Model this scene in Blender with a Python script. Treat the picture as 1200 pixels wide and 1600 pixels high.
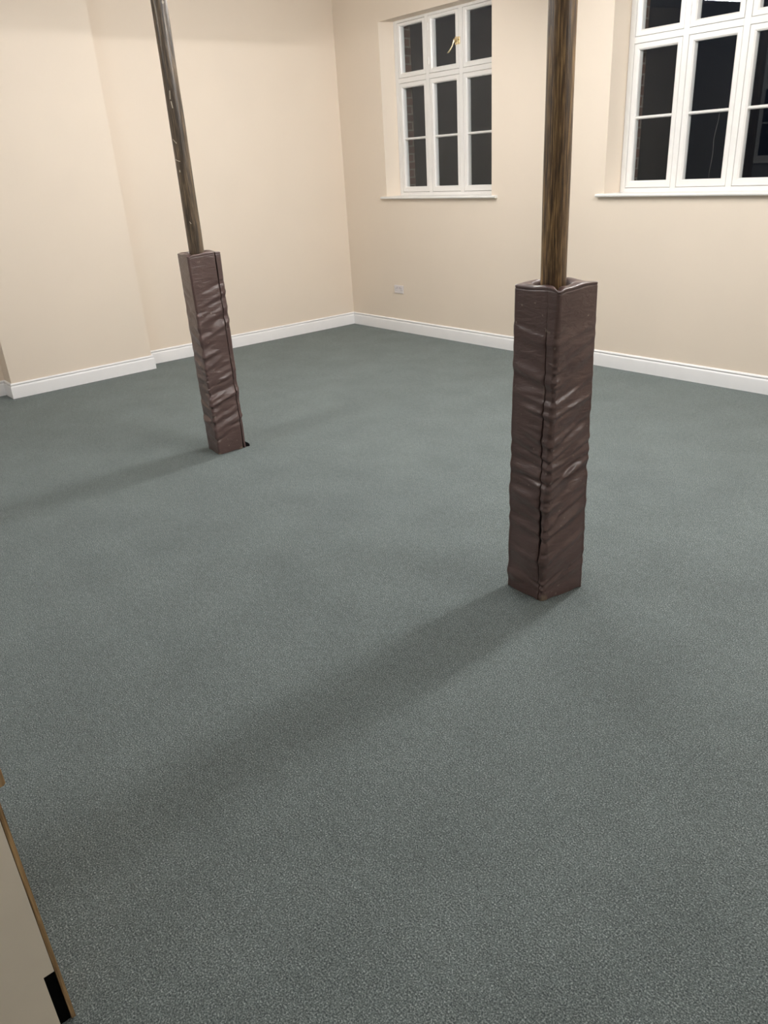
import bpy, bmesh, math, random
import numpy as np
from mathutils import Vector, Matrix
sc = bpy.context.scene
COL = sc.collection
for o in list(bpy.data.objects):
    bpy.data.objects.remove(o)

# ------------------------------------------------------------------ camera
F_PX = 1195.258
A = [[0.6519566314622975, 0.28164068320898533, -0.7040107074852696],
     [0.7560598315944517, -0.3120738660483529, 0.5753115965970129],
     [-0.057672192100729276, -0.9073524275005885, -0.4163958339934321]]
cam_d = bpy.data.cameras.new('camera')
cam = bpy.data.objects.new('camera', cam_d)
COL.objects.link(cam)
cam.matrix_world = Matrix(((A[0][0], -A[0][1], -A[0][2], 7.351),
                           (A[1][0], -A[1][1], -A[1][2], -5.741),
                           (A[2][0], -A[2][1], -A[2][2], 1.75), (0, 0, 0, 1)))
cam_d.sensor_fit = 'VERTICAL'
cam_d.sensor_height = 36.0
cam_d.lens = F_PX * 36.0 / 1600.0
cam_d.clip_start = 0.02
sc.camera = cam

# ------------------------------------------------------------------ world (night sky), lamp power, exposure
w = bpy.data.worlds.new('night_sky')
sc.world = w
w.use_nodes = True
wn, wl = w.node_tree.nodes, w.node_tree.links
wn.clear()
w_out = wn.new('ShaderNodeOutputWorld')
w_bg = wn.new('ShaderNodeBackground')
w_tc = wn.new('ShaderNodeTexCoord')
w_sep = wn.new('ShaderNodeSeparateXYZ')
w_rmp = wn.new('ShaderNodeValToRGB')
w_rmp.color_ramp.elements[0].position = 0.0
w_rmp.color_ramp.elements[0].color = (0.003, 0.004, 0.0065, 1)
w_rmp.color_ramp.elements[1].position = 0.3
w_rmp.color_ramp.elements[1].color = (0.009, 0.012, 0.02, 1)
wl.new(w_tc.outputs['Generated'], w_sep.inputs[0])
wl.new(w_sep.outputs['Z'], w_rmp.inputs[0])
wl.new(w_rmp.outputs[0], w_bg.inputs[0])
w_bg.inputs[1].default_value = 1.0
wl.new(w_bg.outputs[0], w_out.inputs[0])

LAMP_COLOR = (1.0, 0.985, 0.97)
# x of the beam, y of the two ends, radiance
LAMPS = [(2.752, -2.85, -1.0, 117.0), (2.752, -6.1, -4.6, 84.0),
         (5.515, -2.85, -1.0, 134.0), (5.515, -6.1, -4.6, 13.0),
         (8.278, -2.85, -1.0, 84.0), (8.278, -6.1, -4.6, 8.0)]
Z_SOFFIT = 2.96
sc.view_settings.view_transform = 'Standard'
sc.view_settings.look = 'None'
sc.view_settings.gamma = 1.0
sc.view_settings.use_curve_mapping = False
sc.view_settings.exposure = 0.0
sc.cycles.max_bounces = 10
sc.cycles.diffuse_bounces = 6
sc.cycles.transparent_max_bounces = 16

# ------------------------------------------------------------------ node helpers
def new_mat(name):
    m = bpy.data.materials.new(name)
    m.use_nodes = True
    nt = m.node_tree
    b = nt.nodes['Principled BSDF']
    return m, nt, b

def nd(nt, kind, **kw):
    n = nt.nodes.new(kind)
    for k, v in kw.items():
        setattr(n, k, v)
    return n

def ramp(nt, fac, stops):
    r = nt.nodes.new('ShaderNodeValToRGB')
    e = r.color_ramp.elements
    e[0].position, e[0].color = stops[0][0], (*stops[0][1], 1)
    e[1].position, e[1].color = stops[-1][0], (*stops[-1][1], 1)
    for p, c in stops[1:-1]:
        x = e.new(p)
        x.color = (*c, 1)
    nt.links.new(fac, r.inputs[0])
    return r.outputs[0]

def coords(nt, scale=(1, 1, 1), loc=(0, 0, 0), rot=(0, 0, 0)):
    tc = nt.nodes.new('ShaderNodeTexCoord')
    mp = nt.nodes.new('ShaderNodeMapping')
    mp.inputs['Scale'].default_value = scale
    mp.inputs['Location'].default_value = loc
    mp.inputs['Rotation'].default_value = rot
    nt.links.new(tc.outputs['Object'], mp.inputs[0])
    return mp.outputs[0]

def noise(nt, vec, scale, detail=2.0, rough=0.5, dist=0.0):
    n = nt.nodes.new('ShaderNodeTexNoise')
    n.inputs['Scale'].default_value = scale
    n.inputs['Detail'].default_value = detail
    n.inputs['Roughness'].default_value = rough
    n.inputs['Distortion'].default_value = dist
    nt.links.new(vec, n.inputs['Vector'])
    return n.outputs['Fac']

def mix(nt, fac, a, b, mode='MIX'):
    m = nt.nodes.new('ShaderNodeMix')
    m.data_type = 'RGBA'
    m.blend_type = mode
    for sock, v in ((m.inputs[0], fac), (m.inputs[6], a), (m.inputs[7], b)):
        if hasattr(v, 'is_output'):
            nt.links.new(v, sock)
        elif isinstance(v, (int, float)):
            sock.default_value = v
        else:
            sock.default_value = (*v, 1)
    return m.outputs[2]

def bump(nt, b, height, strength, dist):
    n = nt.nodes.new('ShaderNodeBump')
    n.inputs['Strength'].default_value = strength
    n.inputs['Distance'].default_value = dist
    nt.links.new(height, n.inputs['Height'])
    nt.links.new(n.outputs[0], b.inputs['Normal'])

def plain(name, color, rough=0.5, metallic=0.0, spec=0.5, var=0.04, vscale=6.0, bump_s=0.0, bump_scale=80.0):
    m, nt, b = new_mat(name)
    v = coords(nt)
    f = noise(nt, v, vscale, 3.0)
    c = np.array(color)
    col = ramp(nt, f, [(0.3, tuple(c * (1 - var))), (0.7, tuple(np.minimum(c * (1 + var), 1)))])
    nt.links.new(col, b.inputs['Base Color'])
    b.inputs['Roughness'].default_value = rough
    b.inputs['Metallic'].default_value = metallic
    b.inputs['Specular IOR Level'].default_value = spec
    if bump_s:
        bump(nt, b, noise(nt, v, bump_scale, 3.0), bump_s, 0.002)
    return m

# ------------------------------------------------------------------ materials
M_wall = plain('cream_wall_paint', (0.80, 0.70, 0.588), 0.55, spec=0.3, var=0.012, vscale=2.0, bump_s=0.08, bump_scale=60)
M_partition = plain('grey_wall_paint', (0.40, 0.395, 0.39), 0.6, spec=0.3, var=0.012)
M_ceiling = plain('ceiling_paint', (0.80, 0.775, 0.74), 0.8, spec=0.2, var=0.01)
M_white = plain('white_gloss_paint', (0.84, 0.825, 0.80), 0.3, spec=0.5, var=0.012, vscale=9, bump_s=0.03, bump_scale=40)
M_skirt = plain('white_skirting_paint', (0.87, 0.865, 0.87), 0.35, spec=0.4, var=0.012, vscale=9)
M_plastic = plain('white_socket_plastic', (0.74, 0.70, 0.70), 0.35, var=0.01)
M_grey_plastic = plain('socket_rocker_plastic', (0.62, 0.57, 0.60), 0.35, var=0.01)
M_dark = plain('socket_hole', (0.05, 0.045, 0.045), 0.6)
M_brass = plain('polished_brass', (0.80, 0.69, 0.47), 0.25, metallic=1.0, var=0.05, vscale=60)
M_black = plain('black_webbing', (0.006, 0.006, 0.007), 0.8, spec=0.2, var=0.1)
M_void = plain('black_notch_shade', (0.003, 0.003, 0.003), 0.9, spec=0.05, var=0.1)  # near-black colour standing in for the shade inside the cabinet's toe notch
M_panel = plain('cream_melamine', (0.88, 0.81, 0.69), 0.45, spec=0.35, var=0.03, vscale=5)
M_lampbody = plain('white_lamp_housing', (0.75, 0.75, 0.75), 0.4)
M_foam = plain('dark_foam_lining', (0.035, 0.03, 0.03), 0.9, var=0.1)

def carpet():
    m, nt, b = new_mat('green_grey_loop_carpet')
    v = coords(nt)
    f1 = noise(nt, v, 225.0, 3.0, 0.68)
    c1 = ramp(nt, f1, [(0.30, (0.032, 0.041, 0.043)), (0.47, (0.110, 0.133, 0.133)), (0.59, (0.218, 0.252, 0.248)), (0.72, (0.52, 0.565, 0.55))])
    f2 = noise(nt, v, 3.0, 4.0, 0.6)
    c2 = ramp(nt, f2, [(0.3, (0.90, 0.90, 0.90)), (0.7, (1.08, 1.08, 1.08))])
    f3 = noise(nt, v, 38.0, 3.0, 0.6)
    c3 = ramp(nt, f3, [(0.3, (0.86, 0.86, 0.86)), (0.7, (1.12, 1.12, 1.12))])
    c = mix(nt, 1.0, c1, c2, 'MULTIPLY')
    c = mix(nt, 1.0, c, c3, 'MULTIPLY')
    nt.links.new(c, b.inputs['Base Color'])
    b.inputs['Roughness'].default_value = 0.95
    b.inputs['Specular IOR Level'].default_value = 0.1
    b.inputs['Sheen Weight'].default_value = 0.10
    b.inputs['Sheen Tint'].default_value = (0.9, 1.0, 0.98, 1)
    b.inputs['Sheen Roughness'].default_value = 0.5
    bump(nt, b, f1, 0.55, 0.004)
    return m
M_carpet = carpet()

def brick():
    m, nt, b = new_mat('red_brickwork')
    tc = nt.nodes.new('ShaderNodeTexCoord')
    sp = nt.nodes.new('ShaderNodeSeparateXYZ')
    ad = nd(nt, 'ShaderNodeMath', operation='ADD')
    cb = nt.nodes.new('ShaderNodeCombineXYZ')
    nt.links.new(tc.outputs['Object'], sp.inputs[0])
    nt.links.new(sp.outputs['X'], ad.inputs[0])
    nt.links.new(sp.outputs['Y'], ad.inputs[1])
    nt.links.new(ad.outputs[0], cb.inputs['X'])
    nt.links.new(sp.outputs['Z'], cb.inputs['Y'])
    br = nt.nodes.new('ShaderNodeTexBrick')
    br.inputs['Scale'].default_value = 1.0
    br.inputs['Brick Width'].default_value = 0.225
    br.inputs['Row Height'].default_value = 0.075
    br.inputs['Mortar Size'].default_value = 0.007
    br.inputs['Color1'].default_value = (0.15, 0.078, 0.062, 1)
    br.inputs['Color2'].default_value = (0.095, 0.055, 0.048, 1)
    br.inputs['Mortar'].default_value = (0.21, 0.185, 0.17, 1)
    nt.links.new(cb.outputs[0], br.inputs['Vector'])
    f = noise(nt, tc.outputs['Object'], 30.0, 4.0)
    c = mix(nt, 0.5, br.outputs['Color'], ramp(nt, f, [(0.3, (0.6, 0.6, 0.6)), (0.7, (1.2, 1.2, 1.2))]), 'MULTIPLY')
    nt.links.new(c, b.inputs['Base Color'])
    b.inputs['Roughness'].default_value = 0.9
    bump(nt, b, br.outputs['Fac'], 0.5, -0.006)
    return m
M_brick = brick()

def glass():
    m, nt, b = new_mat('window_glass')
    nt.nodes.remove(b)
    out = nt.nodes['Material Output']
    tr = nt.nodes.new('ShaderNodeBsdfTransparent')
    tr.inputs[0].default_value = (0.97, 0.98, 0.98, 1)
    gl = nt.nodes.new('ShaderNodeBsdfGlossy')
    gl.inputs['Roughness'].default_value = 0.0
    gl.inputs['Color'].default_value = (0.90, 0.95, 1.0, 1)
    fr = nt.nodes.new('ShaderNodeFresnel')
    ge = nt.nodes.new('ShaderNodeNewGeometry')
    io = nt.nodes.new('ShaderNodeMapRange')          # same reflectance on both faces of the thin pane
    io.inputs['To Min'].default_value = 1.41
    io.inputs['To Max'].default_value = 1.0 / 1.41
    nt.links.new(ge.outputs['Backfacing'], io.inputs['Value'])
    nt.links.new(io.outputs[0], fr.inputs['IOR'])
    ms = nt.nodes.new('ShaderNodeMixShader')
    nt.links.new(fr.outputs[0], ms.inputs[0])
    nt.links.new(tr.outputs[0], ms.inputs[1])
    nt.links.new(gl.outputs[0], ms.inputs[2])
    nt.links.new(ms.outputs[0], out.inputs['Surface'])
    return m
M_glass = glass()

def timber(name, dark, mid, light, rough, seed, marks, scratches=()):
    m, nt, b = new_mat(name)
    v = coords(nt, (1, 1, 0.045), (seed, seed * 0.7, seed * 0.1))
    f1 = noise(nt, v, 150.0, 4.0, 0.65, 0.3)
    v2 = coords(nt, (1, 1, 0.10), (seed * 1.3, 0, 0))
    f2 = noise(nt, v2, 26.0, 3.0, 0.6, 0.8)
    c1 = ramp(nt, f1, [(0.34, dark), (0.5, mid), (0.68, light)])
    c2 = ramp(nt, f2, [(0.35, (0.55, 0.53, 0.52)), (0.65, (1.25, 1.2, 1.1))])
    c = mix(nt, 1.0, c1, c2, 'MULTIPLY')
    # small pale scratches
    v3 = coords(nt, (1, 1, 0.35), (seed, 3.1, seed))
    f3 = noise(nt, v3, 34.0, 2.0, 0.5)
    k = ramp(nt, f3, [(marks, (0, 0, 0)), (marks + 0.015, (1, 1, 1))])
    c = mix(nt, k, c, (0.42, 0.36, 0.27))
    tc = nt.nodes.new('ShaderNodeTexCoord')
    for p, d, hl_, hw_ in scratches:
        d = Vector(d).normalized()
        n = Vector((p[0], p[1], 0)).normalized()
        e = n.cross(d).normalized()
        sub = nd(nt, 'ShaderNodeVectorMath', operation='SUBTRACT')
        nt.links.new(tc.outputs['Object'], sub.inputs[0])
        sub.inputs[1].default_value = p
        hits = []
        for ax, lim in ((d, hl_), (e, hw_), (n, 0.03)):
            dt = nd(nt, 'ShaderNodeVectorMath', operation='DOT_PRODUCT')
            nt.links.new(sub.outputs[0], dt.inputs[0])
            dt.inputs[1].default_value = ax
            ab = nd(nt, 'ShaderNodeMath', operation='ABSOLUTE')
            nt.links.new(dt.outputs['Value'], ab.inputs[0])
            lt = nd(nt, 'ShaderNodeMath', operation='LESS_THAN')
            nt.links.new(ab.outputs[0], lt.inputs[0])
            lt.inputs[1].default_value = lim
            hits.append(lt.outputs[0])
        m1 = nd(nt, 'ShaderNodeMath', operation='MULTIPLY')
        m2 = nd(nt, 'ShaderNodeMath', operation='MULTIPLY')
        nt.links.new(hits[0], m1.inputs[0]); nt.links.new(hits[1], m1.inputs[1])
        nt.links.new(m1.outputs[0], m2.inputs[0]); nt.links.new(hits[2], m2.inputs[1])
        c = mix(nt, m2.outputs[0], c, (0.62, 0.55, 0.44))
    nt.links.new(c, b.inputs['Base Color'])
    b.inputs['Roughness'].default_value = rough
    b.inputs['Coat Weight'].default_value = 0.15
    b.inputs['Coat Roughness'].default_value = 0.3
    bump(nt, b, f1, 0.5, 0.003)
    return m
M_post_r = timber('varnished_grained_timber', (0.034, 0.019, 0.009), (0.15, 0.088, 0.038), (0.43, 0.28, 0.125), 0.40, 1.0, 0.75)
M_post_l = timber('worn_grained_timber', (0.036, 0.027, 0.020), (0.098, 0.072, 0.048), (0.24, 0.18, 0.12), 0.36, 4.0, 0.735,
    [((0.017, -0.042, 1.925), (0.40, 0.78, -0.62), 0.014, 0.0022), ((0.018, -0.042, 1.822), (0.44, 0.86, -0.25), 0.014, 0.0020),
     ((0.021, -0.040, 1.765), (0, 0, 1), 0.006, 0.0040), ((0.030, -0.034, 2.165), (0.05, 0.1, 1), 0.022, 0.0022), ((0.032, -0.032, 2.115), (-0.05, -0.1, 1), 0.018, 0.0028),
     ((0.034, -0.030, 1.475), (0.2, 0.4, -0.8), 0.008, 0.0018)])
M_wood = timber('raw_wood_edge', (0.20, 0.12, 0.055), (0.36, 0.24, 0.12), (0.52, 0.38, 0.21), 0.6, 9.0, 0.95)
M_top_wood = timber('pale_wood_top', (0.38, 0.24, 0.11), (0.55, 0.37, 0.19), (0.70, 0.52, 0.30), 0.4, 12.0, 0.95)

def vinyl(name, patch_pts, seed):
    m, nt, b = new_mat(name)
    v = coords(nt, loc=(seed, seed, 0))
    f = noise(nt, v, 7.0, 4.0, 0.6)
    c = ramp(nt, f, [(0.3, (0.095, 0.056, 0.051)), (0.7, (0.120, 0.074, 0.068))])
    # pale scuffs and flecks
    f2 = noise(nt, v, 46.0, 2.0, 0.5)
    f3 = noise(nt, v, 9.0, 2.0, 0.5)
    k = ramp(nt, f2, [(0.695, (0, 0, 0)), (0.73, (0.7, 0.7, 0.7))])
    k2 = ramp(nt, f3, [(0.42, (0, 0, 0)), (0.55, (1, 1, 1))])
    kk = mix(nt, 1.0, k, k2, 'MULTIPLY')
    c = mix(nt, kk, c, (0.36, 0.30, 0.26))
    # worn corners where the backing cloth shows
    tc = nt.nodes.new('ShaderNodeTexCoord')
    for p, rad in patch_pts:
        d = nd(nt, 'ShaderNodeVectorMath', operation='DISTANCE')
        nt.links.new(tc.outputs['Object'], d.inputs[0])
        d.inputs[1].default_value = p
        wob = nd(nt, 'ShaderNodeMath', operation='MULTIPLY_ADD')
        nt.links.new(noise(nt, v, 60.0, 3.0), wob.inputs[0])
        wob.inputs[1].default_value = rad * 1.1
        nt.links.new(d.outputs['Value'], wob.inputs[2])
        km = ramp(nt, wob.outputs[0], [(rad * 1.0, (1, 1, 1)), (rad * 1.45, (0, 0, 0))])
        c = mix(nt, km, c, (0.22, 0.165, 0.12))
    nt.links.new(c, b.inputs['Base Color'])
    b.inputs['Roughness'].default_value = 0.31
    b.inputs['Specular IOR Level'].default_value = 0.65
    hv = coords(nt, (0.45, 0.45, 1.5), (seed, 0, 0))
    h = noise(nt, hv, 34.0, 3.0, 0.55, 0.6)
    bump(nt, b, h, 0.42, 0.008)
    return m

def emitter(name, color, strength):
    m, nt, b = new_mat(name)
    nt.nodes.remove(b)
    e = nt.nodes.new('ShaderNodeEmission')
    e.inputs[0].default_value = (*color, 1)
    e.inputs[1].default_value = strength
    nt.links.new(e.outputs[0], nt.nodes['Material Output'].inputs['Surface'])
    return m

# ------------------------------------------------------------------ mesh helpers
def box(bm, x0, x1, y0, y1, z0, z1, bev=0.0):
    tmp = bmesh.new()
    bmesh.ops.create_cube(tmp, size=1)
    for v in tmp.verts:
        v.co = Vector((x0 + (v.co.x + .5) * (x1 - x0), y0 + (v.co.y + .5) * (y1 - y0), z0 + (v.co.z + .5) * (z1 - z0)))
    if bev:
        bmesh.ops.bevel(tmp, geom=tmp.edges[:], offset=bev, segments=2, affect='EDGES', clamp_overlap=True)
    append(bm, tmp)

def append(bm, tmp):
    mp = {v: bm.verts.new(v.co) for v in tmp.verts}
    for f in tmp.faces:
        try:
            bm.faces.new([mp[v] for v in f.verts])
        except ValueError:
            pass
    tmp.free()

def quad(bm, *pts):
    bm.faces.new([bm.verts.new(p) for p in pts])

def tube(bm, pts, radii, seg=12):
    pts = [Vector(p) for p in pts]
    if not isinstance(radii, (list, tuple)):
        radii = [radii] * len(pts)
    rings = []
    for i, p in enumerate(pts):
        t = (pts[min(i + 1, len(pts) - 1)] - pts[max(i - 1, 0)]).normalized()
        a = t.orthogonal().normalized() if i == 0 else (rings_a - t * rings_a.dot(t)).normalized()
        rings_a = a
        b = t.cross(a)
        rings.append([bm.verts.new(p + (a * math.cos(2 * math.pi * k / seg) + b * math.sin(2 * math.pi * k / seg)) * radii[i]) for k in range(seg)])
    for r0, r1 in zip(rings, rings[1:]):
        for k in range(seg):
            bm.faces.new([r0[k], r0[(k + 1) % seg], r1[(k + 1) % seg], r1[k]])
    bm.faces.new(rings[0][::-1])
    bm.faces.new(rings[-1])

def obj(name, bm, mat, parent=None, smooth=None, recalc=True):
    if recalc:
        bmesh.ops.recalc_face_normals(bm, faces=bm.faces[:])
    me = bpy.data.meshes.new(name)
    bm.to_mesh(me)
    bm.free()
    me.materials.append(mat)
    o = bpy.data.objects.new(name, me)
    COL.objects.link(o)
    if smooth is not None:
        me.polygons.foreach_set('use_smooth', [True] * len(me.polygons))
        me.set_sharp_from_angle(angle=math.radians(smooth))
    if parent is not None:
        o.parent = parent
    return o

def tag(o, label, cat, group=None):
    o['label'], o['category'] = label, cat
    if group:
        o['group'] = group
    return o

def empty(name, loc=(0, 0, 0)):
    o = bpy.data.objects.new(name, None)
    COL.objects.link(o)
    o.location = loc
    o.empty_display_size = 0.1
    return o

def struct(name, bm, mat, **kw):
    o = obj(name, bm, mat, **kw)
    o['kind'] = 'structure'
    return o

# ------------------------------------------------------------------ room
X1, Y1, ZC = 11.0, -6.72, 3.36
bm = bmesh.new()
quad(bm, (-0.4, Y1 - .3, 0), (X1 + .2, Y1 - .3, 0), (X1 + .2, 0.02, 0), (-0.4, 0.02, 0))
struct('floor', bm, M_carpet)
bm = bmesh.new()
box(bm, -0.5, X1 + .2, Y1 - .3, 0.4, ZC, ZC + .1)
struct('ceiling', bm, M_ceiling)

# left wall with the projecting breast (plan line, room side)
LEFT = [(0, 0), (-0.140, -2.634), (0.065, -2.634), (0.038, -3.966), (-0.168, -3.966), (-0.20, Y1)]
bm = bmesh.new()
for (xa, ya), (xb, yb) in zip(LEFT, LEFT[1:]):
    quad(bm, (xa, ya, 0), (xb, yb, 0), (xb, yb, ZC), (xa, ya, ZC))
for i in range(len(LEFT) - 1):
    (xa, ya), (xb, yb) = LEFT[i], LEFT[i + 1]
    if abs(ya - yb) > .1:
        quad(bm, (xa, ya, ZC), (xb, yb, ZC), (-0.45, yb, ZC), (-0.45, ya, ZC))
quad(bm, (-0.45, 0, 0), (-0.45, Y1, 0), (-0.45, Y1, ZC), (-0.45, 0, ZC))
struct('wall_left', bm, M_wall, recalc=False)

def wall_with_holes(xs0, xs1, z1, holes, y_in, y_out, splay):
    """room face at y_in, reveals running to y_out; holes = (x0,x1,z0,z1)"""
    bm = bmesh.new()
    xs = sorted({xs0, xs1, *[h[0] for h in holes], *[h[1] for h in holes]})
    zs = sorted({0.0, z1, *[h[2] for h in holes], *[h[3] for h in holes]})
    for a, b in zip(xs, xs[1:]):
        for c, d in zip(zs, zs[1:]):
            cx, cz = (a + b) / 2, (c + d) / 2
            if any(h[0] < cx < h[1] and h[2] < cz < h[3] for h in holes):
                continue
            quad(bm, (a, y_in, c), (b, y_in, c), (b, y_in, d), (a, y_in, d))
    for h in holes:
        i = (h[0] + splay, h[1] - splay, h[2], h[3] + (0.004 if splay else 0))
        P = lambda q, y: [(q[0], y, q[2]), (q[1], y, q[2]), (q[1], y, q[3]), (q[0], y, q[3])]
        p, q = P(h, y_in), P(i, y_out)
        for k in range(4):
            quad(bm, p[k], p[(k + 1) % 4], q[(k + 1) % 4], q[k])
    bmesh.ops.remove_doubles(bm, verts=bm.verts[:], dist=1e-5)
    return bm

ZS, ZH = 1.402, 2.985
H1 = (0.71, 2.19, ZS, ZH)
H2 = (3.408, 4.888, ZS, ZH)
H3 = (1.02, 2.50, ZS, ZH)
struct('wall_back', wall_with_holes(0, X1, ZC, [H1, H2], 0.0, 0.23, 0.045), M_wall)
bm = wall_with_holes(-0.2, X1, ZC, [H3], 0.0, 0.23, 0.045)
for v in bm.verts:
    v.co = Vector((v.co.x, Y1 - v.co.y, v.co.z))
struct('wall_front', bm, M_partition)
bm = bmesh.new()
box(bm, X1, X1 + .2, Y1, 0, 0, ZC)
struct('wall_right', bm, M_wall)
# brick outer leaf
OB = 0.068
def outer(h):
    return (h[0] + OB, h[1] - OB, h[2] - 0.03, h[3] - 0.01)
bm = wall_with_holes(-0.45, X1, ZC + .2, [outer(H1), outer(H2)], 0.36, 0.23, 0.0)
o = struct('wall_outside', bm, M_brick)
bm = wall_with_holes(-0.45, X1, ZC + .2, [outer(H3)], 0.36, 0.23, 0.0)
for v in bm.verts:
    v.co = Vector((v.co.x, Y1 - v.co.y, v.co.z))
struct('wall_outside', bm, M_brick)

# skirting
PROF = [(0.0195, 0.0), (0.0195, 0.097), (0.018, 0.103), (0.0125, 0.1115), (0.0105, 0.1130), (0.0060, 0.1135), (0.0060, 0.1165),
        (0.0125, 0.1170), (0.0150, 0.1200), (0.0150, 0.1260), (0.0105, 0.1330), (0.0070, 0.1350), (-0.002, 0.1350)]
def skirting(name, path, side):
    """path: plan points on the wall line; side=+1: room lies to the left of travel"""
    n = len(path)
    P = [Vector((*p, 0)) for p in path]
    offs = []
    for i in range(n):
        dirs = []
        if i > 0:
            dirs.append((P[i] - P[i - 1]).normalized())
        if i < n - 1:
            dirs.append((P[i + 1] - P[i]).normalized())
        ns = [Vector((-d.y, d.x, 0)) * side for d in dirs]
        m = sum(ns, Vector()).normalized()
        offs.append(m / max(0.2, m.dot(ns[0])))
    bm = bmesh.new()
    rows = [[bm.verts.new(P[i] + offs[i] * d + Vector((0, 0, z))) for d, z in PROF] for i in range(n)]
    for a, b in zip(rows, rows[1:]):
        for k in range(len(PROF) - 1):
            bm.faces.new([a[k], b[k], b[k + 1], a[k + 1]])
    return struct(name, bm, M_skirt, smooth=28)
skirting('baseboard_left', LEFT, 1)
skirting('baseboard_back', [(X1, 0), (0, 0)], 1)

# ceiling beams carried by the posts
for n_, x in enumerate((2.752, 5.515, 8.278)):
    bm = bmesh.new()
    box(bm, x - .10, x + .10, Y1, 0, Z_SOFFIT, ZC, 0.0)
    struct('trim_%d' % (n_ + 1), bm, M_ceiling)

# ------------------------------------------------------------------ windows
def bars(bm, x0, x1, z0, z1, wl_, wr, wb, wt, y0, y1, cham=0.0):
    """rectangular frame of four mitred bars, room side y0, with a chamfer on the inner room-side arris"""
    O = [(x0, z0), (x1, z0), (x1, z1), (x0, z1)]
    I = [(x0 + wl_, z0 + wb), (x1 - wr, z0 + wb), (x1 - wr, z1 - wt), (x0 + wl_, z1 - wt)]
    C = [(x0 + wl_ - cham, z0 + wb - cham), (x1 - wr + cham, z0 + wb - cham), (x1 - wr + cham, z1 - wt + cham), (x0 + wl_ - cham, z1 - wt + cham)]
    e = 0.0015
    E_ = [(O[0][0] + e, O[0][1] + e), (O[1][0] - e, O[1][1] + e), (O[2][0] - e, O[2][1] - e), (O[3][0] + e, O[3][1] - e)]
    loops = [(O, y1), (O, y0 + e), (E_, y0), (C, y0), (I, y0 + cham), (I, y1)] if cham else [(O, y1), (O, y0 + e), (E_, y0), (I, y0), (I, y1)]
    vs = [[bm.verts.new((p[0], y, p[1])) for p in L] for L, y in loops]
    vs.append(vs[0])
    for a, b in zip(vs, vs[1:]):
        for k in range(4):
            bm.faces.new([a[k], a[(k + 1) % 4], b[(k + 1) % 4], b[k]])

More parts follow.
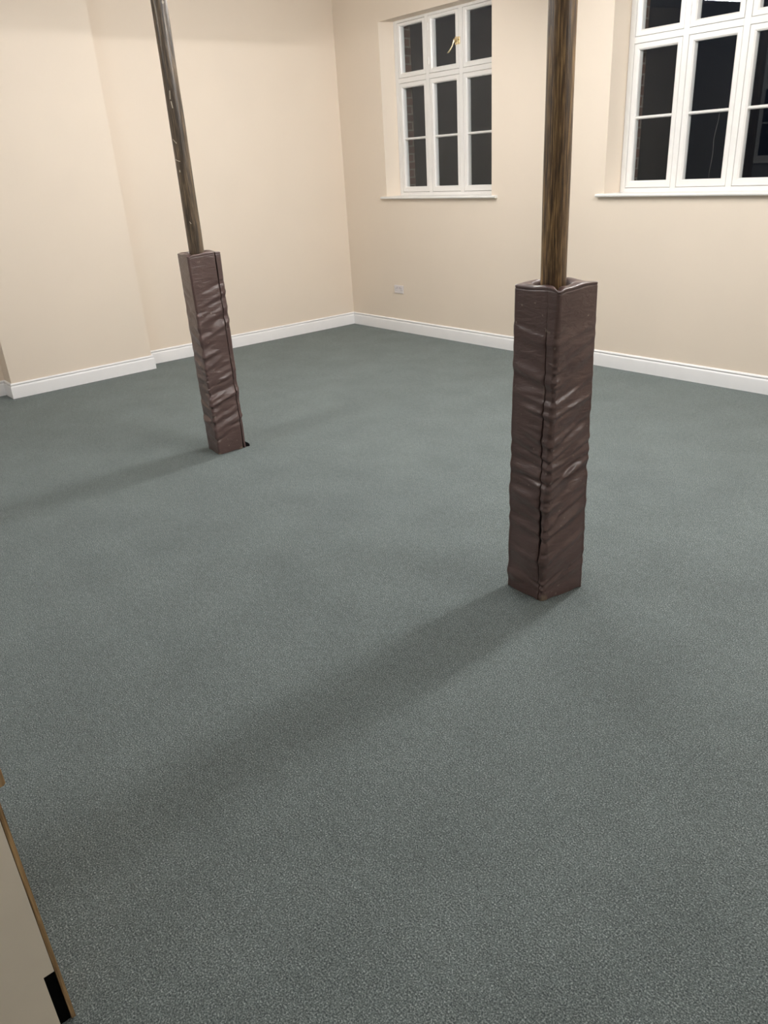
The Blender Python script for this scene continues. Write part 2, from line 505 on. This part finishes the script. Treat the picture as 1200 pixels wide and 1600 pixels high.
PANE_X = (0.127, 0.437, 0.573, 0.883, 1.020, 1.330)      # from the opening's left corner
def build_window(name, h, flip=None, fastener=False):
    x0 = h[0]
    fx0, fx1 = x0 + 0.036, h[1] - 0.036
    S = 0.044                       # sash bar
    cells = []
    for k in range(3):
        a, b = x0 + PANE_X[2 * k], x0 + PANE_X[2 * k + 1]
        cells.append((a - S, b + S))
    zb0, zb1 = 1.488 - 0.052, 2.403 + S       # lower cells (sash outer)
    zt0, zt1 = 2.537 - S, 2.934 + 0.030
    g = 0.0015
    bm = bmesh.new()
    # outer frame members with gaps for six sashes
    ycut = (0.165, 0.235)
    def memb(a, b, c, d):
        box(bm, a, b, ycut[0], ycut[1], c, d, 0.0015)
    memb(fx0, cells[0][0] - g, ZS - .002, ZH + .004)
    memb(cells[2][1] + g, fx1, ZS - .002, ZH + .004)
    for k in range(2):
        memb(cells[k][1] + g, cells[k + 1][0] - g, ZS - .002, ZH + .004)
    for a, b in cells:
        memb(a - g, b + g, ZS - .002, zb0 - g)
        memb(a - g, b + g, zb1 + g, zt0 - g)
        memb(a - g, b + g, zt1 + g, ZH + .004)
    root = struct(name, bm, M_white, smooth=30)
    made = [root]
    for r, (z0, z1) in enumerate(((zb0, zb1), (zt0, zt1))):
        for k, (a, b) in enumerate(cells):
            bm = bmesh.new()
            proud = 0.004 if (r == 1 and k == 1) else -0.002
            y0 = 0.165 - proud
            bars(bm, a + g, b - g, z0 + g, z1 - g, S - g, S - g, (0.052 if r == 0 else S) - g, (S if r == 0 else 0.030) - g, y0, 0.222, 0.010)
            if r == 0:
                zb = 1.942
                tmp = bmesh.new()
                xa, xb = a + S, b - S
                pr = [(0.178, -0.004), (0.178, 0.004), (0.190, 0.011), (0.214, 0.011), (0.214, -0.011), (0.190, -0.011)]
                L = [tmp.verts.new((xa, y, zb + z)) for y, z in pr]
                R = [tmp.verts.new((xb, y, zb + z)) for y, z in pr]
                for q in range(6):
                    tmp.faces.new([L[q], L[(q + 1) % 6], R[(q + 1) % 6], R[q]])
                append(bm, tmp)
            sash = obj('sash', bm, M_white, root, smooth=30)
            made.append(sash)
            zz = [(z0 + (0.052 if r == 0 else S), z1 - (S if r == 0 else 0.030))]
            if r == 0:
                zz = [(zz[0][0], 1.942), (1.942, zz[0][1])]
            for c, d in zz:
                bm = bmesh.new()
                box(bm, a + S - .004, b - S + .004, 0.197, 0.201, c - .003, d + .003)
                if name == 'window_2' and r == 1:      # top lights glazed very slightly out of plumb
                    for v in bm.verts:
                        v.co.y += 0.004 - 0.008 * (v.co.z - c) / (d - c)
                made.append(obj('pane', bm, M_glass, sash))
            if r == 1 and k == 1:
                # hinges on the left edge, brass fastener on the right
                for hz in (2.60, 2.88):
                    bm = bmesh.new()
                    tube(bm, [(a, y0 - .003, hz - .03), (a, y0 - .003, hz + .03)], 0.005, 10)
                    made.append(obj('hinge', bm, M_white, sash, smooth=40))
                if fastener:
                    fz = 2.712
                    xr = b - 0.006
                    bm = bmesh.new()
                    box(bm, xr - .034, xr - .006, y0 - .006, y0, fz - .03, fz + .035, 0.002)
                    box(bm, xr + .004, xr + .026, y0 - .010, y0 + .006, fz - .028, fz + .032, 0.002)
                    tube(bm, [(xr - .022, y0, fz), (xr - .022, y0 - .032, fz)], [0.011, 0.009], 14)
                    tube(bm, [(xr - .026, y0 - .026, fz + .012), (xr + .018, y0 - .026, fz + .008)], [0.008, 0.005], 12)
                    f = obj('fastener', bm, M_brass, sash, smooth=40)
                    f['label'] = 'brass casement fastener'
                    made.append(f)
                    bm = bmesh.new()
                    P = [(xr - .022, y0 - .028, fz + .006), (xr - .026, y0 - .034, fz - .012), (xr - .031, y0 - .040, fz - .035), (xr - .042, y0 - .050, fz - .060),
                         (xr - .058, y0 - .060, fz - .082), (xr - .070, y0 - .064, fz - .090)]
                    tube(bm, P, [0.008, 0.0065, 0.0055, 0.0055, 0.0075, 0.004], 12)
                    made.append(obj('lever', bm, M_brass, f, smooth=60))
    # sill board with horns and rounded nose
    bm = bmesh.new()
    zt, zb = ZS + .003, ZS - .020
    nose = [(0.17, zt), (-0.030, zt), (-0.036, zt - .003), (-0.040, zt - .009), (-0.040, zb + .008), (-0.036, zb + .002), (-0.030, zb), (0.0, zb)]
    def strip(xa, xb, prof):
        L = [bm.verts.new((xa, y, z)) for y, z in prof]
        R = [bm.verts.new((xb, y, z)) for y, z in prof]
        for q in range(len(prof) - 1):
            bm.faces.new([L[q], L[q + 1], R[q + 1], R[q]])
        bm.faces.new(L)
        bm.faces.new(R[::-1])
    strip(h[0] - 0.062, h[1] + 0.072, [(0.0, zt)] + nose[1:])
    strip(h[0] + .001, h[1] - .001, [(0.17, zt), (0.0, zt), (0.0, zb + .012), (0.17, zb + .012)])
    made.append(obj('window_sill', bm, M_white, root, smooth=35))
    if flip is not None:
        done = set()
        for o in made:
            if o.data.name in done:
                continue
            done.add(o.data.name)
            for v in o.data.vertices:
                v.co = Vector((v.co.x, flip - v.co.y, v.co.z))
            o.data.flip_normals()
    return root
build_window('window_1', H1, fastener=True)
build_window('window_2', H2)
build_window('window_3', H3, flip=Y1)

# pale cord seen outside the middle lower panes of the right window
bm = bmesh.new()
P = [(4.190, 0.228, 1.965), (4.186, 0.252, 1.93), (4.180, 0.258, 1.88), (4.166, 0.258, 1.80), (4.160, 0.259, 1.75), (4.164, 0.260, 1.66), (4.158, 0.26, 1.59), (4.152, 0.26, 1.54), (4.152, 0.26, 1.47)]
tube(bm, P, [.0012, .0012, .0016, .0016, .0016, .0015, .0014, .001, .0006], 8)
tag(obj('cord', bm, plain('grey_cord', (0.16, 0.155, 0.15), 0.8), smooth=60),
    'thin pale cord hanging outside the middle panes of the right window', 'cord')

# ------------------------------------------------------------------ lamps on the beams
LL = ['tube light on the beam over the left post, nearer the windows', 'tube light on the beam over the left post, farther from the windows',
      'tube light on the beam over the right post, nearer the windows', 'tube light on the beam over the right post, farther from the windows',
      'tube light on the beam behind the camera, nearer the windows', 'tube light on the beam behind the camera, farther from the windows']
for (x, ya, yb, st), lab in zip(LAMPS, LL):
    root = tag(empty('ceiling_light', (x, (ya + yb) / 2, Z_SOFFIT)), 'white ' + lab, 'light')
    hl = (yb - ya) / 2
    bm = bmesh.new()
    box(bm, -.032, .032, -hl - .02, hl + .02, -0.008, -0.0005, 0.002)
    obj('housing', bm, M_lampbody, root)
    bm = bmesh.new()
    seg = 10
    ra = [(0.03 * math.cos(math.pi * k / seg), -0.036 - 0.026 * math.sin(math.pi * k / seg)) for k in range(seg + 1)]
    ra = [(0.03, -0.008)] + ra + [(-0.03, -0.008)]
    seg += 2
    L = [bm.verts.new((p[0], -hl, p[1])) for p in ra]
    R = [bm.verts.new((p[0], hl, p[1])) for p in ra]
    for k in range(seg):
        bm.faces.new([L[k], R[k], R[k + 1], L[k + 1]])
    bm.faces.new(L)
    bm.faces.new(R[::-1])
    obj('diffuser', bm, emitter('lamp_glow', LAMP_COLOR, st), root)

# ------------------------------------------------------------------ posts
def post(x, y, mat, label, r0, r1, seed):
    rnd = random.Random(seed)
    bm = bmesh.new()
    seg, zs = 40, [i * 0.1 for i in range(31)]
    zs[-1] = Z_SOFFIT - .0005
    ph = [rnd.uniform(0, 6.28) for _ in range(6)]
    rows = []
    for z in zs:
        t = z / 3.0
        row = []
        for k in range(seg):
            a = 2 * math.pi * k / seg
            r = r0 + (r1 - r0) * t + 0.0007 * math.sin(3 * a + ph[0] + z * 1.3) + 0.0005 * math.sin(7 * a + ph[1] - z * .8) + 0.0006 * math.sin(11 * z + ph[2] + 2 * a)
            row.append(bm.verts.new((r * math.cos(a), r * math.sin(a), z)))
        rows.append(row)
    for a, b in zip(rows, rows[1:]):
        for k in range(seg):
            bm.faces.new([a[k], a[(k + 1) % seg], b[(k + 1) % seg], b[k]])
    bm.faces.new(rows[0][::-1])
    bm.faces.new(rows[-1])
    o = obj('post', bm, mat, smooth=50)
    o.location = (x, y, 0)
    return tag(o, label, 'post')
post(2.752, -3.362, M_post_l, 'worn brown timber post farther from the camera, streaked with pale scratches', 0.0490, 0.0430, 3)
post(5.515, -3.357, M_post_r, 'golden-brown grained timber post nearest the camera, between the two windows', 0.0490, 0.0465, 8)

# ------------------------------------------------------------------ padded sleeves
def pad(cx, cy, quad_b, quad_t, zt, seam, folds, mat, label, seed, sag):
    """quad_*: plan corners L, F, R, B (F nearest the camera). seam: (edge index start corner, offset fn from that corner, gap fn)
    edge order of travel: F -> R -> B -> L -> F"""
    rnd = random.Random(seed)
    rs = np.random.RandomState(seed)
    NZ, NE, NA = 300, 50, 7
    z = np.concatenate([np.linspace(0.0015, zt - .014, NZ - 10), np.linspace(zt - .0125, zt, 10)])
    t = (z / zt)[:, None]
    C = {k: (1 - t) * np.array(quad_b[k]) + t * np.array(quad_t[k]) for k in 'LFRB'}     # (NZ,2)
    order = ['F', 'R', 'B', 'L']
    rad = 0.014
    e0, offf, gapf = seam
    # build polyline around: start at seam on edge e0 (between order[e0] and order[e0+1])
    off = np.array([offf(v) for v in z])[:, None]
    gap = np.array([gapf(v) for v in z])[:, None]
    cols, uu, nn = [], [], []
    def edge(i):
        a, b = C[order[i % 4]], C[order[(i + 1) % 4]]
        d = b - a
        ln = np.linalg.norm(d, axis=1, keepdims=True)
        return a, b, d / ln, ln
    base_u = {0: 0.0, 1: 0.22, 2: 0.44, 3: -0.22}
    def add(P, u, n):
        cols.append(P); uu.append(np.broadcast_to(u, (NZ, 1)).copy()); nn.append(n)
    def arc(i):   # round corner at order[i]
        a0, b0, d0, l0 = edge(i - 1)
        a1, b1, d1, l1 = edge(i)
        c = C[order[i % 4]]
        n0 = np.stack([d0[:, 1], -d0[:, 0]], 1)
        n1 = np.stack([d1[:, 1], -d1[:, 0]], 1)
        ctr = c - n0 * rad - n1 * rad
        u0 = base_u[i % 4]
        for k in range(1, NA + 1):
            a = k / (NA + 1)
            n = n0 * math.cos(a * math.pi / 2) + n1 * math.sin(a * math.pi / 2)
            n /= np.linalg.norm(n, axis=1, keepdims=True)
            add(ctr + n * rad, u0 + (a - .5) * 0.01, n)
    def run(i, s0, s1, n):
        a, b, d, ln = edge(i)
        nr = np.stack([d[:, 1], -d[:, 0]], 1)
        for k in range(n):
            s = s0 + (s1 - s0) * k / (n - 1)
            add(a + d * s, base_u[i % 4] + s, nr)
    a, b, d, ln = edge(e0)
    nr0 = np.stack([d[:, 1], -d[:, 0]], 1)
    s_a, s_b = off + gap / 2, off - gap / 2
    # start lip (turned in), then along
    for k, dep in enumerate((0.008, 0.006, 0.004, 0.002, 0.0007)):
        add(a + d * s_a - nr0 * dep, base_u[e0] + s_a, nr0)
    run(e0, s_a + 0.002, ln - rad, NE)
    for j in (1, 2, 3):
        arc(e0 + j)
        a_, b_, d_, l_ = edge(e0 + j)
        run(e0 + j, rad + 0 * l_, l_ - rad, NE)
    arc(e0 + 4)
    run(e0, rad + 0 * off, np.maximum(s_b - 0.002, rad + .0005), 14)
    for k, dep in enumerate((0.0007, 0.002, 0.004, 0.006, 0.008)):
        add(a + d * np.maximum(s_b, rad + .001) - nr0 * dep, base_u[e0] + s_b, nr0)
    P = np.stack(cols, 1)          # NZ, NC, 2
    U = np.concatenate(uu, 1)      # NZ, NC
    N = np.stack(nn, 1)
    Z = np.broadcast_to(z[:, None], U.shape).copy()
    D = np.zeros_like(U)
    # folds: (face u centre, half length, z at corner, slope, width, amp)
    for (uc, hl, z0, s, wd, am) in folds:
        du = U - uc
        wgt = np.clip(1 - (np.abs(du) / hl) ** 2, 0, 1)
        sl_, sr_ = s if isinstance(s, tuple) else (s, s)
        uu_ = U if abs(uc) < .3 else du
        zl = z0 + np.where(uu_ < 0, sl_, sr_) * np.abs(uu_)
        q = (Z - zl) / (wd * (0.55 + 0.9 * wgt))
        D += am * wgt * (np.exp(-q * q) - 0.75 * np.exp(-((q + 1.5) / 0.9) ** 2))
    # soft fullness of the foam and a little slack lower down
    per = np.clip(np.minimum(1, (zt - Z) / 0.04), 0, 1)
    low = sum(rs.uniform(.5, 1) * np.sin(rs.uniform(6, 16) * U + rs.uniform(6, 20) * Z + rs.uniform(0, 6.3)) for _ in range(6)) / 6
    D = D * per + 0.0022 * low * per
    D -= 0.0028 * np.exp(-((Z - (zt - .0065)) / .0022) ** 2)
    lower = np.clip((0.55 - Z) / 0.5, 0, 1)
    D += sag * lower * np.sin(np.clip(Z / 0.5, 0, 1) * math.pi)
    depth = np.ones(U.shape[1])
    for k in range(5):
        depth[k] = depth[-1 - k] = 0.6
    D *= depth[None, :]
    D *= 1 - .55 * np.exp(-((np.abs(U) - .215) / .03) ** 2)
    D = np.clip(D, -0.013, 0.015)
    P = P + N * D[..., None]
    Zv = Z.copy()
    # the top edge dips to the front corner and the bottom edge puckers
    dip = np.exp(-(U / 0.022) ** 2)
    Zv -= (0.009 * dip + 0.003 * np.sin(U * 30)) * np.clip((Z - zt + .12) / .12, 0, 1) ** 2
    Zv = np.maximum(Zv, 0.0012)
    Zv[0] = 0.0012 + 0.004 * np.clip(np.sin(U[0] * 47 + seed), 0, 1)
    me = bpy.data.meshes.new('cover')
    verts = np.concatenate([P - np.array([cx, cy]), Zv[..., None]], 2)
    # top rim: rows going inward
    NC = U.shape[1]
    rows = [verts]
    top = verts[-1].copy()
    ctr = np.array([0, 0])
    rim = []
    top_n = N[-1]
    inner_r = 0.066
    ang = np.arctan2(top[:, 1], top[:, 0])
    inner = np.stack([np.cos(ang), np.sin(ang)], 1) * inner_r
    wob = 0.003 * np.sin(U[-1] * 25 + 1.1 * seed) + 0.002 * np.sin(U[-1] * 61)
    dipt = np.exp(-(U[-1] / 0.012) ** 2)
    for kk, (f, dz) in enumerate([(0.0, .0022), (.03, .0042), (.09, .0056), (.25, .0072), (.50, .0085), (.72, .0080), (.86, .005), (.94, -.002), (.98, -.014), (1.0, -.03), (1.0, -.12)]):
        r_ = top.copy()
        r_[:, :2] = top[:, :2] * (1 - f) + inner * f * (1 + wob / .066)[:, None]
        r_[:, 2] = top[:, 2] + dz + wob * (1 if 0.1 < f < .95 else 0.3) * 0.5 - dipt * (0.006 if f > .1 else 0)
        rim.append(r_)
    allv = np.concatenate([verts.reshape(-1, 3), np.stack(rim).reshape(-1, 3)], 0)
    def faces(r0, r1, offs=0):
        out = []
        for i in range(r0, r1):
            for j in range(NC - 1):
                a_ = offs + i * NC + j
                out.append((a_, a_ + 1, a_ + NC + 1, a_ + NC))
        return out
    root = tag(empty('post_padding', (cx, cy, 0)), label, 'padding')
    def mk(name, v, f, mat_, ang):
        me = bpy.data.meshes.new(name)
        me.from_pydata(v.tolist(), [], f)
        me.update()
        me.polygons.foreach_set('use_smooth', [True] * len(me.polygons))
        me.set_sharp_from_angle(angle=math.radians(ang))
        me.materials.append(mat_)
        o = bpy.data.objects.new(name, me)
        COL.objects.link(o)
        o.parent = root
        return o
    cover = mk('cover', verts.reshape(-1, 3), faces(0, NZ - 1), mat, 75)
    rv = np.concatenate([verts[-1:], np.stack(rim)], 0)
    mk('top_rim', rv.reshape(-1, 3), faces(0, len(rv) - 1), mat, 60)
    # black fastening strip behind the seam
    i = e0
    a_, b_, d_, l_ = edge(i)
    n_ = np.stack([d_[:, 1], -d_[:, 0]], 1)
    s0 = off
    hw = 0.030
    pts = []
    for k in range(0, NZ, 6):
        for s, dep in ((-hw, .012), (hw, .012), (hw, .014), (-hw, .014)):
            q = a_[k] + d_[k] * np.clip(s0[k] + s, .016, l_[k] - .016) - n_[k] * dep
            pts.append((q[0] - cx, q[1] - cy, min(z[k], zt - .03) + .0005 * 0))
    nr = len(range(0, NZ, 6))
    fs = []
    for r in range(nr - 1):
        for k in range(4):
            fs.append((r * 4 + k, r * 4 + (k + 1) % 4, r * 4 + 4 + (k + 1) % 4, r * 4 + 4 + k))
    st = mk('fastening_strip', np.array(pts), fs, M_black, 30)
    st['label'] = 'black strip showing in the open seam'
    return root

def folds_for(seed, n, z_lo, z_hi, sl, sr, amp):
    r = random.Random(seed)
    out = []
    z = z_lo
    while z < z_hi:
        k = 1.0 if z < 0.75 else max(0.34, 1.0 - (z - 0.75) * 1.7)
        sg = lambda p: 1 if r.random() < p else -1
        # chevrons pinched on the front corner
        if r.random() < .75:
            out.append((r.uniform(-.02, .02), r.uniform(.07, .19), z + r.uniform(-.02, .02), (r.uniform(*sl), r.uniform(*sr)), r.uniform(.007, .017), amp * k * r.uniform(.5, 1.15) * sg(.6)))
        # left-hand face, running in from the left corner
        if r.random() < .8:
            out.append((-r.uniform(.13, .21), r.uniform(.07, .16), z + r.uniform(-.02, .02), r.uniform(*sl), r.uniform(.008, .024), amp * k * r.uniform(.5, 1.3) * sg(.7)))
        # right-hand face, running in from the right corner
        if r.random() < .8:
            out.append((r.uniform(.13, .22), r.uniform(.07, .16), z + r.uniform(-.02, .03), r.uniform(*sr), r.uniform(.008, .022), amp * k * r.uniform(.5, 1.3) * sg(.7)))
        if r.random() < .5:      # short sharp creases on the front corner
            out.append((r.uniform(-.012, .015), r.uniform(.02, .045), z + r.uniform(-.03, .03), (r.uniform(.1, .5), r.uniform(.2, .7)), r.uniform(.004, .008), amp * k * r.uniform(.6, 1.) * sg(.5)))
        if r.random() < .3:      # broad slack waves
            out.append((r.uniform(-.2, .2), r.uniform(.15, .28), z, (r.uniform(.1, .3), r.uniform(.2, .4)), r.uniform(.03, .045), amp * k * r.uniform(.6, 1.1)))
        # hidden faces
        out.append((r.uniform(.27, .62), r.uniform(.1, .18), z + r.uniform(-.02, .02), r.uniform(-.2, .3), r.uniform(.010, .02), amp * k * r.uniform(.4, 1.)))
        z += r.uniform(.035, .075)
    return out

qb = dict(L=(5.394, -3.462), F=(5.596, -3.472), R=(5.640, -3.246), B=(5.436, -3.238))
qt = dict(L=(5.402, -3.450), F=(5.620, -3.455), R=(5.632, -3.236), B=(5.412, -3.236))
def sm(a, b, v):
    t_ = min(1, max(0, (v - a) / (b - a)))
    return t_ * t_ * (3 - 2 * t_)
pts_r = [((5.603 - 5.515, -3.465 + 3.357, 0.004), 0.030), ((5.640 - 5.515, -3.246 + 3.357, 0.02), 0.016)]
# seam lies on the left-hand (-y) face close to the front corner: edge 3 runs L -> F, so offset counts from L
def off_r(v):
    return 0.216 - (0.034 + 0.014 * sm(0.05, 0.75, v))
def gap_r(v):
    return 0.0034 * (1 - sm(1.10, 1.17, v)) + 0.0098 * math.exp(-((v - 0.33) / 0.11) ** 2) + 0.003 * math.exp(-((v - 0.70) / 0.16) ** 2) + 0.003 * math.exp(-(v / 0.03) ** 2)
pad(5.515, -3.357, qb, qt, 1.295, (3, off_r, gap_r), folds_for(5, 12, 0.05, 1.12, (.06, .28), (.25, .55), 0.0076),
    vinyl('brown_vinyl_near', pts_r, 2.0), 'scuffed brown vinyl padding sleeve around the post nearest the camera', 5, 0.004)

qb = dict(L=(2.662, -3.455), F=(2.851, -3.474), R=(2.858, -3.264), B=(2.660, -3.255))
qt = dict(L=(2.632, -3.440), F=(2.836, -3.474), R=(2.858, -3.252), B=(2.645, -3.245))
pts_l = [((2.851 - 2.752, -3.474 + 3.362, 0.0), 0.020), ((2.858 - 2.752, -3.30 + 3.362, 0.0), 0.022)]
def off_l(v):
    return 0.188 - 0.006 * sm(0.1, 0.9, v)
def gap_l(v):
    return 0.0040 + 0.004 * math.exp(-((v - 1.2) / 0.1) ** 2) + 0.006 * math.exp(-(v / 0.06) ** 2)
padl = pad(2.752, -3.362, qb, qt, 1.290, (0, off_l, gap_l), folds_for(21, 12, 0.12, 1.1, (.05, .28), (.2, .5), 0.0070),
    vinyl('brown_vinyl_far', pts_l, 7.0), 'creased brown vinyl padding sleeve around the farther post', 21, 0.003)
# loose black tab at its foot
bm = bmesh.new()
tv = [(2.846, -3.262, .002), (2.856, -3.244, .002), (2.863, -3.239, .006), (2.855, -3.248, .010), (2.848, -3.258, .036), (2.854, -3.247, .028), (2.860, -3.240, .020), (2.846, -3.266, .042)]
V = [bm.verts.new((p[0] - 2.752, p[1] + 3.362, p[2])) for p in tv]
for f in ((0, 1, 2, 3), (0, 3, 4), (4, 3, 6, 5), (0, 4, 7), (3, 2, 6)):
    bm.faces.new([V[k] for k in f])
o = obj('strip_end', bm, M_black, padl)
sol = o.modifiers.new('thickness', 'SOLIDIFY')
sol.thickness = 0.003
o['label'] = 'loose black end of the fastening strip'

# ------------------------------------------------------------------ double socket
sx, sz = 0.838, 0.458
bm = bmesh.new()
box(bm, sx - .073, sx + .073, -0.010, 0.0, sz - .043, sz + .043, 0.003)
sock = tag(obj('wall_socket', bm, M_plastic, smooth=30), 'white double wall socket low on the back wall under the left window', 'socket')
for s in (-1, 1):
    bm = bmesh.new()
    box(bm, sx + s * .022 - .009, sx + s * .022 + .009, -0.0135, -0.0095, sz + .006, sz + .030, 0.0015)
    obj('rocker_switch', bm, M_grey_plastic, sock)
    bm = bmesh.new()
    cx_ = sx + s * .043
    box(bm, cx_ - .002, cx_ + .002, -0.0104, -0.0099, sz + .004, sz + .012)
    for q in (-1, 1):
        box(bm, cx_ + q * .011 - .0032, cx_ + q * .011 + .0032, -0.0104, -0.0099, sz - .012, sz - .008)
    obj('pin_holes', bm, M_dark, sock)

# ------------------------------------------------------------------ cabinet at the lower left
cab = tag(empty('cabinet', (5.60, -5.95, 0)), 'low cream cabinet with bare wooden front edge and black notch at its foot', 'cabinet')
def cbox(name, x0, x1, y0, y1, z0, z1, mat, bev=0.0, label=None):
    bm = bmesh.new()
    box(bm, x0 - 5.60, x1 - 5.60, y0 + 5.95, y1 + 5.95, z0, z1, bev)
    o = obj(name, bm, mat, cab)
    if label:
        o['label'] = label
    return o
YF = -5.6255
# side panel with the toe notch cut out of its lower front corner
bm = bmesh.new()
prof = [(-6.22, 0.0), (YF - .034, 0.0), (YF - .034, 0.168), (YF - .0105, 0.168), (YF - .0105, 0.700), (-6.22, 0.700)]
for x in (5.954, 5.972):
    bm.faces.new([bm.verts.new((x - 5.60, y + 5.95, z)) for y, z in prof])
fa, fb = bm.faces[:] if False else (list(bm.faces)[0], list(bm.faces)[1])
va, vb = list(fa.verts), list(fb.verts)
for k in range(len(prof)):
    bm.faces.new([va[k], va[(k + 1) % len(prof)], vb[(k + 1) % len(prof)], vb[k]])
obj('side_panel', bm, M_panel, cab)
bm = bmesh.new()
for x in (5.20, 5.218):
    bm.faces.new([bm.verts.new((x - 5.60, y + 5.95, z)) for y, z in prof])
fa, fb = list(bm.faces)[0], list(bm.faces)[1]
va, vb = list(fa.verts), list(fb.verts)
for k in range(len(prof)):
    bm.faces.new([va[k], va[(k + 1) % len(prof)], vb[(k + 1) % len(prof)], vb[k]])
obj('side_panel', bm, M_panel, cab)
cbox('front_board', 5.20, 5.973, YF - .0095, YF, 0.002, 0.700, M_wood, 0.0008, 'bare wooden front board edge')
cbox('notch_shade_block', 5.22, 5.968, YF - .05, YF - .0105, 0.001, 0.166, M_void, 0.0, 'black fill for the shade in the notch at the foot')  # solid black filler painting the dark void behind the front board
cbox('back_panel', 5.218, 5.954, -6.22, -6.21, 0.05, 0.700, M_panel)
cbox('worktop', 5.17, 5.990, -6.25, YF + .018, 0.702, 0.744, M_top_wood, 0.003, 'pale wooden top')
